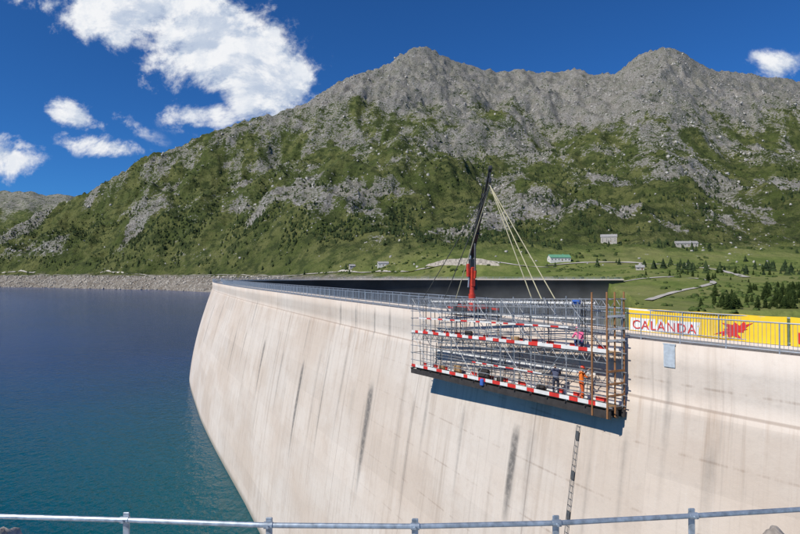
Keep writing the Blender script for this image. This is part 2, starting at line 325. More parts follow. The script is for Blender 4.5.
# ================================================================= BANNERS
def find_s(px,off,s0=3,s1=120):
    best=None
    for s in np.arange(s0,s1,.05):
        p,d,n=cpos(s); q=p+n*off
        if q[1]<2: continue
        e=abs(400+F*q[0]/q[1]-px)
        if best is None or e<best[0]: best=(e,s)
    return best[1]
yel=mat('banner_yellow',(.85,.56,.02),.6,0,.06,3); whi=mat('banner_white',(.78,.78,.76),.6,0,.05,3); red=mat('banner_red',(.62,.03,.02),.6,0,.05,3); blk=mat('banner_black',(.03,.03,.03),.6)
def banner(name,pa,pb,left=True):
    boff=-DW+.26
    sa=find_s(pa,boff); sb=find_s(pb,boff); A0=cpt(sa,boff,.02); B0=cpt(sb,boff,.02); ex=(B0-A0); L=ex.length; ex.normalize(); ez=Vector((0,0,1)); en=ex.cross(ez)
    a=Acc(); hgt=1.24
    def P(x,z,o=0): 
        w=.025*math.sin(x*2.1+z)+.012*math.sin(x*7); return A0+ex*x+ez*(z-.03*abs(math.sin(x*1.57))*(z/hgt))+en*(w+o)
    def strip(x0,x1,z0,z1,mi,o,slant=0):
        n=max(1,int((x1-x0)/.3)); vs=[];fs=[]
        for i in range(n+1):
            x=x0+(x1-x0)*i/n; vs+=[P(x,z0,o),P(x+slant,z1,o)]
        for i in range(n): fs.append((2*i,2*i+2,2*i+3,2*i+1))
        a.add(vs,fs,mi)
    strip(0,L,0,hgt,0,0)
    if left:
        strip(.05,L*.5,.04,.72,1,.006,.1)
        strip(0,L*.45,hgt-.10,hgt-.02,1,.008)
    cx=L*.72; vs=[P(cx,.45,.015)];k=11
    for i in range(k*2):
        t=math.pi*i/k; r=(.62 if i%2 else .34)*(1+.3*math.sin(i*5)); vs.append(P(cx+r*1.25*math.cos(t)+.35*math.sin(t),.5+r*.72*math.sin(t),.015))
    a.add(vs,[(0,i+1,(i+1)%(2*k)+1) for i in range(2*k)],2)
    o=a.obj(name,[yel,whi,red,blk])
    cu=bpy.data.curves.new(name+'_lettering','FONT'); cu.body='CALANDA' if left else 'BIER'; cu.size=.72; cu.extrude=.002; cu.space_character=1.15
    t=bpy.data.objects.new('tmp',cu); sc.collection.objects.link(t); bpy.context.view_layer.update()
    tm=bpy.data.meshes.new_from_object(t.evaluated_get(bpy.context.evaluated_depsgraph_get())); bpy.data.objects.remove(t)
    tm.materials.clear(); tm.materials.append(red); w=max(v.co.x for v in tm.vertices); kx=min(1.3,(L*.46)/w)
    for v in tm.vertices: v.co=P(.25+v.co.x*kx,.14+v.co.y*.95,.04+v.co.z)
    to=bpy.data.objects.new('lettering',tm); sc.collection.objects.link(to); to.parent=o
banner('advertising_banner',629,786); banner('advertising_banner.001',790,905,False)
a=Acc(); s0=find_s(669,.03); c=cpt(s0,.035,-.55); p,d,n=cpos(s0); D=Vector((d[0],d[1],0)); Nn=Vector((n[0],n[1],0))
a.box(c,D*.27,Nn*.02,Vector((0,0,.52)),0); a.box(c+Vector((0,0,.5)),D*.3,Nn*.03,Vector((0,0,.03)),0); a.obj('metal_plate',[mat('plate_grey',(.46,.51,.55),.5,.1)])
# gauge ladder on the wall
a=Acc(); gsteel=mat('ladder_dark',(.10,.105,.11),.6,.3)
sa,za=wall_s(578,422); 
def wp(s,z,extra=0): return cpt(s,float(face_off(s,z))+extra,z)
zz=za
while zz>-34:
    for ds in (-.10,.10): a.tube(wp(sa+ds,zz,.10),wp(sa+ds,zz-1,.10),.016,0,5,cap=False)
    for k_ in range(3): a.tube(wp(sa-.10,zz-k_/3,.10),wp(sa+.10,zz-k_/3,.10),.012,0,4,cap=False)
    if int(-zz)%2==0:
        a.box(wp(sa,zz-.5,.08),D*.09,Nn*.012,Vector((0,0,.25)),0)
        for ds in (-.10,.10): a.tube(wp(sa+ds,zz,0),wp(sa+ds,zz,.11),.012,0,4)
    zz-=1
a.obj('wall_ladder',[gsteel])
# ================================================================= SCAFFOLD BASKET
B0=np.array([9.78,27.25]); B1=np.array([.95,44.0]); bd=(B1-B0); BL=np.hypot(*bd); bd/=BL; bn=np.array([bd[1],-bd[0]])   # bn towards wall
BW=.95
tilt=-.70/BL
def bp_(t,o,z): # t along from near end, o inward, z height above bottom deck
    q=B0+bd*t+bn*o; return Vector((q[0],q[1],-6.3+z+tilt*t))
steel=mat('scaffold_tube',(.34,.35,.36),.45,.5,.3,5); sw=mat('board_white',(.70,.69,.66),.6,0,.15,2); sr=mat('board_red',(.60,.035,.025),.55,0,.2,2); wood=mat('plank_wood',(.30,.19,.09),.8,0,.3,5); dkm=mat('dark_beam',(.035,.03,.028),.8,0,.3,3); brown=mat('brown_pole',(.28,.13,.05),.75,0,.25,3); blue=mat('blue_fabric',(.04,.12,.42),.7)
a=Acc(); NB=7; bay=BL/NB; HT=5.2; M=2.6
lv=[0,.5,1.05,1.6,M-.1,M+.5,M+1.05,M+1.6,HT-.1]
for i in range(NB+1):
    t=i*bay
    for o_ in (0,BW): 
        a.tube(bp_(t,o_,-.45),bp_(t,o_,HT+random.uniform(-.15,.2)),.03,0,7)
        for hz in (0,1,2,M,M+1,M+2,HT-.1): a.tube(bp_(t-.0,o_,hz-.03),bp_(t,o_,hz+.05),.055,0,7)
    for z in (0,1.05,M-.08,M+1.05,HT-.1): a.tube(bp_(t,-.1,z),bp_(t,BW+.1,z),.026,0,6)
for o_ in (0,BW):
    for z in lv: 
        a.tube(bp_(-.25,o_,z),bp_(BL+.25,o_,z+random.uniform(-.01,.01)),.026,0,6)
    for i in range(NB):
        t=i*bay; 
        for (zb_,zt_) in ((M-.1-.42,M-.1),(HT-.55,HT-.1)):
            m_=4
            for k_ in range(m_):
                x0=t+bay*k_/m_; x1=t+bay*(k_+.5)/m_; x2=t+bay*(k_+1)/m_
                a.tube(bp_(x0,o_,zb_),bp_(x1,o_,zt_),.016,0,5); a.tube(bp_(x1,o_,zt_),bp_(x2,o_,zb_),.016,0,5)
        if i%2==0 and i>0: a.tube(bp_(t,o_,0),bp_(t+bay,o_,M),.024,0,6)
        elif i%2: a.tube(bp_(t,o_,M),bp_(t+bay,o_,0),.024,0,6)
        if (i+(o_>0))%3!=1: a.tube(bp_(t,o_,M),bp_(t+bay,o_,HT-.1),.024,0,6)
    for (zb_) in (M-.52,HT-.55): a.tube(bp_(0,o_,zb_),bp_(BL,o_,zb_),.024,0,6)
for k_ in range(44):
    t=random.uniform(.3,BL-.3); o_=random.choice((0,BW)); z0=random.choice((0,M)); 
    if z0==0 and t<5 and o_==0: continue
    a.tube(bp_(t,o_,z0),bp_(t+random.uniform(-.1,.1),o_,z0+random.choice((1.6,2.4,2.0))),.026,4 if k_%2==0 else 0,6)
Zt=Vector((0,0,1)); BD=Vector((bd[0],bd[1],tilt)); BN=Vector((bn[0],bn[1],0))
def stripes(o_,z,h,t0=0,t1=BL,seed=1):
    rr=random.Random(seed); t=t0; c_=0
    while t<t1:
        l=min(rr.choice((.45,.6,.75)) if c_ else rr.choice((.7,.95,1.2)),t1-t); a.box(bp_(t+l/2,o_,z),BD*(l/2),BN*.016,Zt*h,2 if c_ else 1); c_^=1; t+=l
stripes(-.06,.10,.10,seed=2); stripes(-.06,M+.06,.09,seed=5); stripes(-.05,M+1.08,.045,2.5,BL-1,seed=8); stripes(BW+.06,.10,.10,seed=9); stripes(BW+.07,M+.08,.09,seed=12); stripes(-.05,1.1,.035,4.5,11,seed=15)
for z in (1.30,M+1.5,HT-.3): a.box(bp_(BL*.52,BW+.05,z),BD*(BL*.43),BN*.02,Zt*.055,1)
for z in (-.06,M-.06):
    for k_ in range(3):
        for i in range(NB): a.box(bp_((i+.5)*bay,.18+k_*.29,z+random.uniform(-.008,.008)),BD*(bay/2-.02),BN*.135,Zt*.022,3)
for o_ in (.0,BW/2,BW): a.box(bp_(BL/2,o_,-.34),BD*(BL/2+.15),BN*.05,Zt*.18,4)
for i in range(NB*2+1): a.box(bp_(i*bay/2,BW/2,-.12),BD*.04,BN*(BW/2+.15),Zt*.035,4)
for (t,o_) in ((-.05,-.1),(-.05,.42),(-.02,BW+.12),(.9,-.08)): a.tube(bp_(t,o_,-.5),bp_(t,o_,HT+.25),.045,5,8)
for z in (.55,1.1,1.7,M+.55,M+1.1,M+1.7): a.box(bp_(-.08,BW/2,z),BD*.015,BN*(BW/2+.1),Zt*.05,5 if z<M else 1)
for (t,o_,z,w,h,mi_) in ((BL*.52,-.1,-.05,.14,.22,6),(2.3,.3,HT-.25,.25,.12,6),(5.2,.5,.18,.3,.16,4),(9,.6,.15,.22,.15,4),(12,.4,M+.2,.3,.2,4),(7.5,.6,M+.15,.3,.14,3),(15.5,.5,.2,.3,.2,3),(10.5,.5,.35,.5,.3,4),(13.5,.5,.3,.35,.28,3)):
    a.box(bp_(t,o_,z),BD*w,BN*.12,Zt*h,mi_,bev=.05)
basket=empty('suspended_scaffold'); a.obj('scaffold_frame',[steel,sw,sr,wood,dkm,brown,blue],basket)
# ================================================================= CRAWLER CRANE ON THE CREST
cr=empty('crawler_crane'); cred=mat('crane_red',(.50,.045,.02),.4,0,.2,4); cblk=mat('crane_black',(.04,.04,.042),.45,.1,.3,4); tyre=mat('track_rubber',(.025,.025,.025),.9)
sT=find_s(472,-DW/2,30,70); pc,d2,n2_=cpos(sT); pc=pc+n2_*(-DW/2); base=Vector((pc[0],pc[1],CREST-.12)); TD=Vector((d2[0],d2[1],0)); TN=Vector((n2_[0],n2_[1],0))
a=Acc()
for sg in (-1,1):
    c0=base+TN*sg*.85
    a.box(c0+Zt*.36,TD*1.25,TN*.16,Zt*.33,2,bev=.08)
    for x in (-1.15,1.15): a.tube(c0+TD*x-TN*.17+Zt*.36,c0+TD*x+TN*.17+Zt*.36,.35,2,18)
    for x in (-.8,-.4,0,.4,.8): a.tube(c0+TD*x+TN*sg*.15+Zt*.22,c0+TD*x+TN*sg*.2+Zt*.22,.13,1,10)
    for x in (-1.6,1.6):
        a.box(base+TD*x+TN*sg*.95+Zt*.6,TD*.5,TN*.09,Zt*.08,0,bev=.02); a.tube(base+TD*x*1.25+TN*sg*1.05,base+TD*x*1.25+TN*sg*1.05+Zt*.7,.06,1,8); a.tube(base+TD*x*1.25+TN*sg*1.05,base+TD*x*1.25+TN*sg*1.05+Zt*.05,.18,1,10)
a.box(base+Zt*.72,TD*1.2,TN*.7,Zt*.14,0,bev=.04); a.box(base+TD*.8+Zt*1.1,TD*.5,TN*.6,Zt*.25,1,bev=.07)
a.obj('tracked_chassis',[cred,cblk,tyre],cr)
a=Acc()
top=Vector((base.x,base.y,1.55)); tip=Vector((5.45,34.9,6.35))
a.tube(base+Zt*.7,base+Zt*1.7,.27,0,12); a.tube(base+Zt*1.7,base+Zt*2.6,.2,0,12,.18)
a.box(base+Zt*3.0,TD*.22,TN*.18,Zt*.75,0,bev=.05); a.box(base+Zt*4.0,TD*.15,TN*.26,Zt*.38,1,bev=.05); a.box(base+Zt*3.5+TN*.35,TD*.12,TN*.10,Zt*.5,0,bev=.03); a.box(base+Zt*2.4-TN*.3,TD*.14,TN*.10,Zt*.4,1,bev=.03)
a.tube(base+Zt*2.2+TN*.34,top+TN*.12-Zt*.1,.06,2,8)
bdv=(tip-top); L=bdv.length; bdv.normalize(); side=bdv.cross(Zt).normalized(); upv=side.cross(bdv)
secs=[(-.6,3.2,.15),(3.0,5.6,.12),(5.4,7.7,.095),(7.5,L,.07)]
for i,(x0,x1,w) in enumerate(secs):
    c=top+bdv*((x0+x1)/2); a.box(c,bdv*((x1-x0)/2),side*w,upv*w*1.25,1,bev=.02)
    a.box(top+bdv*x1,bdv*.06,side*(w+.03),upv*(w*1.25+.03),1)
for k_ in (-.1,.1): a.tube(top+upv*.26+side*k_+bdv*.2,top+upv*.24+side*k_+bdv*L*.8,.03,1,6)
a.tube(base+Zt*3.4-TD*.45,top+bdv*2.0-upv*.25,.07,2,8); a.tube(base+Zt*2.9-TD*.4,base+Zt*3.5-TD*.5,.10,0,8)
for k_ in range(14):
    t0=k_/14*L*.85; q0=top+bdv*t0+side*.18; q1=top+bdv*(t0+L*.061)+side*.18; mdp=(q0+q1)/2-Zt*.12+side*.05; a.tube(q0,mdp,.018,1,5); a.tube(mdp,q1,.018,1,5)
a.box(tip,bdv*.22,side*.10,upv*.14,1,bev=.03)
hook=Vector((5.45,34.9,5.35)); a.tube(tip,hook+Zt*.4,.03,1,6); a.box(hook+Zt*.3,side*.08,bdv*.05,Zt*.15,1,bev=.02)
pr=None
for k_ in range(9):
    t_=math.radians(-60+k_*30); q=hook+side*.09*math.cos(t_)+Zt*(.09*math.sin(t_)); 
    if pr: a.tube(pr,q,.022,1,6)
    pr=q
a.obj('loader_crane',[cred,cblk,mat('steel_piston',(.4,.4,.4),.3,.6)],cr)
strap=mat('sling_beige',(.52,.47,.30),.8,0,.1,3); wire=mat('sling_dark',(.07,.07,.065),.7); a=Acc()
for (t,o_,mi_) in ((BL*.24,0,0),(BL*.24,BW,0),(BL*.76,0,1),(BL*.76,BW,0),(BL*.96,.5,1),(BL*.34,BW,0)):
    a.tube(hook,bp_(t,o_,HT-.1),.028,mi_,6)
a.obj('lifting_slings',[strap,wire],basket)
# ================================================================= PEOPLE
def person(name,J,pal,loc,yaw,zshift=0,helmet=(.8,.8,.78)):
    root=empty(name); 
    R={'pelvis':(.155,.115),'spine':(.14,.105),'chest':(.17,.115),'neck':(.055,.055),'hb':(.05,.05),'sh':(.075,.07),'el':(.048,.048),'wr':(.030,.026),'pa':(.040,.018),'hip':(.10,.10),'kn':(.065,.065),'an':(.045,.045),'toe':(.045,.035)}
    names=list(J.keys()); E=[('pelvis','spine'),('spine','chest'),('chest','neck'),('neck','hb')]
    for s_ in 'LR': E+=[('chest','sh'+s_),('sh'+s_,'el'+s_),('el'+s_,'wr'+s_),('wr'+s_,'pa'+s_),('pelvis','hip'+s_),('hip'+s_,'kn'+s_),('kn'+s_,'an'+s_),('an'+s_,'toe'+s_)]
    me=bpy.data.meshes.new(name+'_body'); me.from_pydata([J[n] for n in names],[(names.index(p),names.index(q)) for p,q in E],[])
    ob=bpy.data.objects.new('tmp',me); sc.collection.objects.link(ob)
    md=ob.modifiers.new('s','SKIN'); md.use_smooth_shade=True; ob.modifiers.new('b','SUBSURF').levels=2
    for i,n in enumerate(names):
        k_=n if n in R else n[:-1]; me.skin_vertices[0].data[i].radius=R[k_]; me.skin_vertices[0].data[i].use_root=(n=='pelvis')
    bpy.context.view_layer.update(); bm_=bpy.data.meshes.new_from_object(ob.evaluated_get(bpy.context.evaluated_depsgraph_get())); bpy.data.objects.remove(ob)
    mats=[mat(name+'_'+k_,c_,.8,0,.12,20) for k_,c_ in pal.items()]; keys=list(pal.keys()); bm_.materials.clear()
    for m in mats: bm_.materials.append(m)
    zone={'pelvis':'trousers','spine':'shirt','chest':'vest','neck':'skin','hb':'skin','sh':'shirt','el':'shirt','wr':'skin','pa':'skin','hip':'trousers','kn':'trousers','an':'boots','toe':'boots'}
    ezone=[]
    for p,q in E:
        kp=q if q in zone else q[:-1]; z_={'spine':'vest','chest':'vest','neck':'shirt','hb':'skin','sh':'vest','el':'shirt','wr':'skin','pa':'skin','hip':'trousers','kn':'trousers','an':'trousers','toe':'boots'}[kp]; ezone.append((Vector(J[p]),Vector(J[q]),z_))
    for f in bm_.polygons:
        c=f.center; best=None
        for p,q,z_ in ezone:
            d_=q-p; t=max(0,min(1,(c-p).dot(d_)/d_.length_squared)); e=(c-(p+d_*t)).length
            if best is None or e<best[0]: best=(e,z_)
        f.material_index=keys.index(best[1]); f.use_smooth=True
    bo=bpy.data.objects.new('body',bm_); sc.collection.objects.link(bo); bo.parent=root
    a=Acc(); hb=Vector(J['hb']); nk=Vector(J['neck']); up=(hb-nk).normalized(); fw=Vector((0,1,0)); fw=(fw-up*fw.dot(up)).normalized(); rt=fw.cross(up); hc=hb+up*.10+fw*.015
    def ell(c,rx,ry,rz,mi,n=14,m=10,zmin=-1.,fn=None):
        vs=[];fs=[]
        for i in range(m+1):
            ph=-math.asin(-zmin)*1.0 + (math.pi/2+math.asin(-zmin))*i/m if zmin>-1 else -math.pi/2+math.pi*i/m
            for j in range(n):
                th=2*math.pi*j/n; x,y,z=math.cos(ph)*math.cos(th),math.cos(ph)*math.sin(th),math.sin(ph)
                if fn: x,y,z=fn(x,y,z)
                vs.append(c+rt*x*rx+fw*y*ry+up*z*rz)
        for i in range(m):
            for j in range(n): fs.append((i*n+j,i*n+(j+1)%n,(i+1)*n+(j+1)%n,(i+1)*n+j))
        a.add(vs,fs,mi)
    def jaw(x,y,z):
        k_=1-.28*max(0,-z); return x*k_,y*(1-.12*max(0,-z)),z
    ell(hc,.075,.095,.118,0,fn=jaw)
    ell(hc+fw*.098-up*.012,.012,.018,.022,0,8,6)
    for sg in (-1,1):
        ell(hc+rt*sg*.076,.012,.02,.032,0,8,6); ell(hc+rt*sg*.03+fw*.084+up*.012,.012,.008,.007,2,8,6)
    ell(hc+fw*.084-up*.055,.024,.008,.007,3,8,6)
    ell(hc-fw*.012+up*.012,.080,.094,.108,1,14,8,zmin=-.35)
    ell(hc+up*.035,.098,.118,.105,4,16,6,zmin=-.05); ell(hc+up*.035+fw*.06,.085,.09,.012,4,14,4)
    for s_ in 'LR':
        w=Vector(J['wr'+s_]); p=Vector(J['pa'+s_]); d_=(p-w).normalized(); sdv=d_.cross(Vector((0,0,1)));
        if sdv.length<.1: sdv=Vector((1,0,0))
        sdv.normalize(); dn_=d_.cross(sdv)
        if dn_.z>0: dn_=-dn_
        for k_,ln in enumerate((.070,.080,.075,.060)):
            q0=p+sdv*(k_-1.5)*.021; q1=q0+d_*ln*.5+dn_*.008; q2=q1+d_*ln*.32+dn_*.028; a.tube(q0-d_*.01,q1,.0095,0,6,.0085); a.tube(q1,q2,.0085,0,6,.007)
        q0=w+d_*.03+sdv*.03; q1=q0+sdv*.028+d_*.025; a.tube(q0,q1,.011,0,6,.01); a.tube(q1,q1+d_*.03+dn_*.01,.01,0,6,.008)
    a.obj('head_and_hands',[mats[keys.index('skin')],mat(name+'_hair',(.04,.025,.015)),mat(name+'_eye',(.02,.02,.02),.2),mat(name+'_lip',(.35,.12,.10)),mat(name+'_helmet',helmet,.35)],root,True)
    root.location=loc; root.rotation_euler=(0,0,yaw); return root
def J0(**k):
    j=dict(pelvis=(0,0,.95),spine=(0,.01,1.13),chest=(0,.0,1.36),neck=(0,.0,1.50),hb=(0,.02,1.57),
      shL=(-.19,0,1.42),elL=(-.24,.03,1.13),wrL=(-.23,.2,.95),paL=(-.22,.27,.92),shR=(.19,0,1.42),elR=(.24,.03,1.13),wrR=(.23,.2,.95),paR=(.22,.27,.92),
      hipL=(-.10,0,.88),knL=(-.12,.04,.49),anL=(-.12,.0,.09),toeL=(-.13,.17,.04),hipR=(.10,0,.88),knR=(.12,.04,.49),anR=(.12,.0,.09),toeR=(.13,.17,.04)); j.update(k); return j
def basket_t(px,o_):
    best=None
    for t in np.arange(0,BL,.05):
        q=B0+bd*t+bn*o_; e=abs(400+F*q[0]/q[1]-px)
        if best is None or e<best[0]: best=(e,t)
    return best[1]
wallyaw=math.atan2(-bn[0],bn[1])
tA=basket_t(557,.35); tB=basket_t(582,.4)
lean=J0(spine=(0,.05,1.12),chest=(0,.16,1.31),neck=(0,.26,1.42),hb=(0,.32,1.47),shL=(-.19,.18,1.36),elL=(-.26,.36,1.15),wrL=(-.2,.58,1.12),paL=(-.18,.65,1.12),shR=(.19,.18,1.36),elR=(.27,.34,1.14),wrR=(.2,.55,1.05),paR=(.18,.62,1.04),hipL=(-.1,0,.88),toeL=(-.16,.15,.04))
person('worker',lean,{'skin':(.42,.24,.16),'shirt':(.05,.06,.09),'vest':(.06,.07,.12),'trousers':(.035,.04,.06),'boots':(.03,.02,.015)},bp_(tA,.26,-.04),wallyaw+.9,helmet=(.75,.75,.72))
reach=J0(elL=(-.27,.25,1.35),wrL=(-.2,.42,1.55),paL=(-.18,.47,1.60),elR=(.27,.22,1.25),wrR=(.2,.45,1.30),paR=(.18,.52,1.32),knL=(-.16,.12,.5),anL=(-.18,.0,.09),toeL=(-.2,.17,.04))
person('worker.001',reach,{'skin':(.42,.24,.16),'shirt':(.80,.16,.02),'vest':(.85,.20,.02),'trousers':(.60,.10,.02),'boots':(.03,.02,.015)},bp_(tB,.32,-.04),wallyaw-.5,helmet=(.75,.06,.03))
kneel=J0(pelvis=(0,0,.42),spine=(0,.1,.58),chest=(0,.26,.74),neck=(0,.36,.84),hb=(0,.41,.90),shL=(-.19,.27,.80),elL=(-.26,.42,.58),wrL=(-.2,.62,.55),paL=(-.18,.69,.54),shR=(.19,.27,.80),elR=(.27,.4,.56),wrR=(.18,.6,.42),paR=(.16,.66,.38),
  hipL=(-.1,.02,.38),knL=(-.17,.40,.48),anL=(-.15,.28,.09),toeL=(-.15,.44,.04),hipR=(.1,.02,.38),knR=(.14,.32,.07),anR=(.13,-.08,.09),toeR=(.13,-.18,.03))
person('worker.002',kneel,{'skin':(.42,.24,.16),'shirt':(.75,.12,.25),'vest':(.78,.14,.28),'trousers':(.05,.08,.2),'boots':(.03,.02,.015)},bp_(basket_t(584,.5),.28,M-.035),wallyaw+1.2,helmet=(.8,.2,.3))
# ================================================================= FOREGROUND RAIL + LOOKOUT
a=Acc()
def rp(px):
    y=np.interp(px,[-300,0,126,269,415,556,692,800,1100],[5.0,4.79,4.72,4.62,4.60,4.66,4.80,4.93,5.3]); return Vector(((px-400)/F*y,y,-2.0))
pxl=list(range(-300,1101,20))
for p,q in zip(pxl[:-1],pxl[1:]): 
    a.tube(rp(p),rp(q),.021,0,10,cap=False); a.tube(rp(p)-Zt*.5,rp(q)-Zt*.5,.018,0,8,cap=False)
for p in (-160,-17,126,269,415,556,692,828,960):
    q=rp(p); a.box(q-Zt*.52+Vector((0,.03,0)),Vector((.026,0,0)),Vector((0,.008,0)),Vector((0,0,.57)),0,bev=.004); a.tube(q+Vector((-.034,0,0)),q+Vector((.034,0,0)),.028,0,10); a.tube(q+Vector((0,-.045,0)),q+Vector((0,-.02,0)),.012,0,6)
a.obj('lookout_railing',[mat('galv_rail',(.36,.42,.48),.42,.55,.3,18)],smooth=False)
a=Acc(); a.box((0,1.2,CREST-.2),Vector((9,0,0)),Vector((0,3.75,0)),Vector((0,0,.2)),0,bev=.03); a.box((0,1.0,CREST-20),Vector((8.8,0,0)),Vector((0,3.5,0)),Vector((0,0,19.5)),0)
a.obj('lookout_platform',[mat('platform_concrete',(.34,.33,.31),.9,0,.2,2,.3)])
rmat=mat('boulder_stone',(.40,.35,.30),.95,0,.35,7,.8)
def boulder(name,c,r,seed):
    import bmesh
    bm=bmesh.new(); bmesh.ops.create_icosphere(bm,subdivisions=4,radius=1)
    from mathutils import noise
    for v in bm.verts:
        d_=1+.30*noise.fractal(v.co*1.1+Vector((seed,0,0)),1,2,4); v.co=Vector((v.co.x*r[0],v.co.y*r[1],v.co.z*r[2]))*d_
    me=bpy.data.meshes.new(name); bm.to_mesh(me); bm.free(); me.materials.append(rmat); me.polygons.foreach_set('use_smooth',[True]*len(me.polygons))
    o=bpy.data.objects.new(name,me); o.location=c; sc.collection.objects.link(o)
boulder('boulder',(3.4,5.25,-2.95),(.30,.3,.62),3); boulder('boulder.001',(-3.55,5.2,-2.92),(.26,.3,.62),9)
a=Acc(); a.box((0,5.2,-4.4),Vector((9,0,0)),Vector((0,.5,0)),Vector((0,0,.9)),0,bev=.2); a.obj('rock_ledge',[rmat])
# ================================================================= VEGETATION
def conifer_far(seed):
    r=random.Random(seed); vs=[];fs=[]
    for (z0,z1,rad) in ((.06,.55,.24),(.3,.8,.18),(.55,1.0,.11)):
        n=7;o=len(vs)
        for i in range(n): 
            t=2*math.pi*i/n+r.random(); k_=rad*r.uniform(.7,1.25); vs.append((k_*math.cos(t),k_*math.sin(t),z0+r.uniform(-.04,.05)))
        vs.append((0,0,z1)); fs+=[(o+i,o+(i+1)%n,o+n) for i in range(n)]
    return np.array(vs),np.array(fs)
def blobm(seed,n=8,m=5,flat=.6,rough=.3):
    r=random.Random(seed); vs=[];fs=[]
    for i in range(m):
        ph=-.6+(math.pi/2+.45)*i/(m-1)
        for j in range(n):
            t=2*math.pi*j/n; k_=1+r.uniform(-rough,rough); vs.append((k_*math.cos(ph)*math.cos(t),k_*math.cos(ph)*math.sin(t),flat*k_*math.sin(ph)))
    for i in range(m-1):
        for j in range(n): fs+= [(i*n+j,i*n+(j+1)%n,(i+1)*n+(j+1)%n),(i*n+j,(i+1)*n+(j+1)%n,(i+1)*n+j)]
    return np.array(vs),np.array(fs)
def scatter(name,bases,pos,scl,mats,wid=None):
    V=[];Fc=[];o=0; N_=len(pos); which=rng.integers(0,len(bases),N_); rot=rng.random(N_)*6.28
    for bi,(v,f) in enumerate(bases):
        ii=np.where(which==bi)[0]
        if not len(ii): continue
        c,s_=np.cos(rot[ii])[:,None],np.sin(rot[ii])[:,None]; k_=scl[ii][:,None]; w_=k_*(wid[ii][:,None] if wid is not None else 1)
        x=(v[:,0]*c-v[:,1]*s_)*w_+pos[ii,0:1]; y=(v[:,0]*s_+v[:,1]*c)*w_+pos[ii,1:2]; z=v[:,2]*k_+pos[ii,2:3]
        V.append(np.stack([x,y,z],-1).reshape(-1,3)); Fc.append((f[None]+(np.arange(len(ii))*len(v))[:,None,None]).reshape(-1,3)+o); o+=len(ii)*len(v)
    V=np.concatenate(V).astype(np.float32);Fc=np.concatenate(Fc).astype(np.int32); me=bpy.data.meshes.new(name)
    me.vertices.add(len(V)); me.vertices.foreach_set('co',V.ravel()); me.loops.add(Fc.size); me.loops.foreach_set('vertex_index',Fc.ravel()); me.polygons.add(len(Fc)); me.polygons.foreach_set('loop_start',(np.arange(len(Fc))*3).astype(np.int32))
    for m in mats: me.materials.append(m)
    me.update(calc_edges=True); ob=bpy.data.objects.new(name,me); sc.collection.objects.link(ob); return ob
def folmat(name,c0,c1,sc_=.05):
    m,N,b=newmat(name); P=N.n('ShaderNodeNewGeometry').outputs['Position']; n=N.noise(P,sc_,4,.75); N.l(N.mix(N.sm(n,.38,.62),c0,c1),b.inputs['Base Color']); b.inputs['Roughness'].default_value=.9; b.inputs['Specular IOR Level'].default_value=.1; return m
fm=folmat('conifer_foliage',(.016,.028,.012),(.042,.062,.022)); sm_=folmat('shrub_foliage',(.028,.044,.014),(.07,.095,.028))
def cand(n,ulo,uhi,ylo,yhi):
    u=rng.uniform(ulo,uhi,n); y=np.sqrt(rng.uniform(ylo**2,yhi**2,n)); x=u*y; z=H(x,y); return x,y,z,400+F*u,HY-z/y*F
x,y,z,px,py=cand(150000,-.85,.85,400,2300)
g=lambda cx,cy,rx,ry: np.exp(-(((px-cx)/rx)**2+((py-cy)/ry)**2))
cl=fbm(x/110,y/190,4)
dens=1.0*g(120,232,140,20)+.6*g(290,228,90,32)+.5*g(400,228,120,25)+.35*g(560,230,120,25)+.45*g(720,262,110,10)+.25*g(700,200,150,40)+.9*g(60,262,130,7)+.25*g(200,180,80,20)+.5*g(330,266,90,4)+.25*g(520,170,120,25)
dens=dens*ss(-.1,.5,cl+.2*dens)
ok=(rng.random(len(x))<dens*.5)&(z>-3)
ok&=~((px>350)&(px<640)&(py>250)&(rng.random(len(x))<.75))
pos=np.stack([x,y,z-.4],-1)[ok]; sclt=rng.uniform(4,11,len(pos))**1.0; print('trees',len(pos))
scatter('distant_conifer_forest',[conifer_far(i) for i in range(6)],pos,sclt,[fm],wid=rng.uniform(.9,1.6,len(pos)))
x,y,z,px,py=cand(110000,-.85,.85,420,2600)
cl=fbm(x/75+9,y/130,4); ok=(rng.random(len(x))<.26*ss(.1,.5,cl))&(z>0)&(z<560)
pos=np.stack([x,y,z],-1)[ok]; print('shrubs',len(pos)); scatter('distant_shrubs',[blobm(i,7,4,.6,.35) for i in range(5)],pos,rng.uniform(1.2,3.6,len(pos)),[sm_])
x,y,z,px,py=cand(160000,-.85,.85,500,3000); rk=rockiness(x,y,z); cl=fbm(x/50+3,y/90,3)
ok=(rng.random(len(x))<(.008+.40*rk*ss(-.2,.4,cl)))&(z>5)
pos=np.stack([x,y,z],-1)[ok]; print('rocks',len(pos)); scl_=rng.pareto(3.2,len(pos))*1.6+1.1; scl_=np.minimum(scl_,np.where(pos[:,1]<1300,2.6,6))
scatter('mountain_boulders',[blobm(20+i,6,4,.8,.4) for i in range(6)],pos,scl_,[mat('slope_stone',(.37,.355,.325),.95,0,.35,.1)])
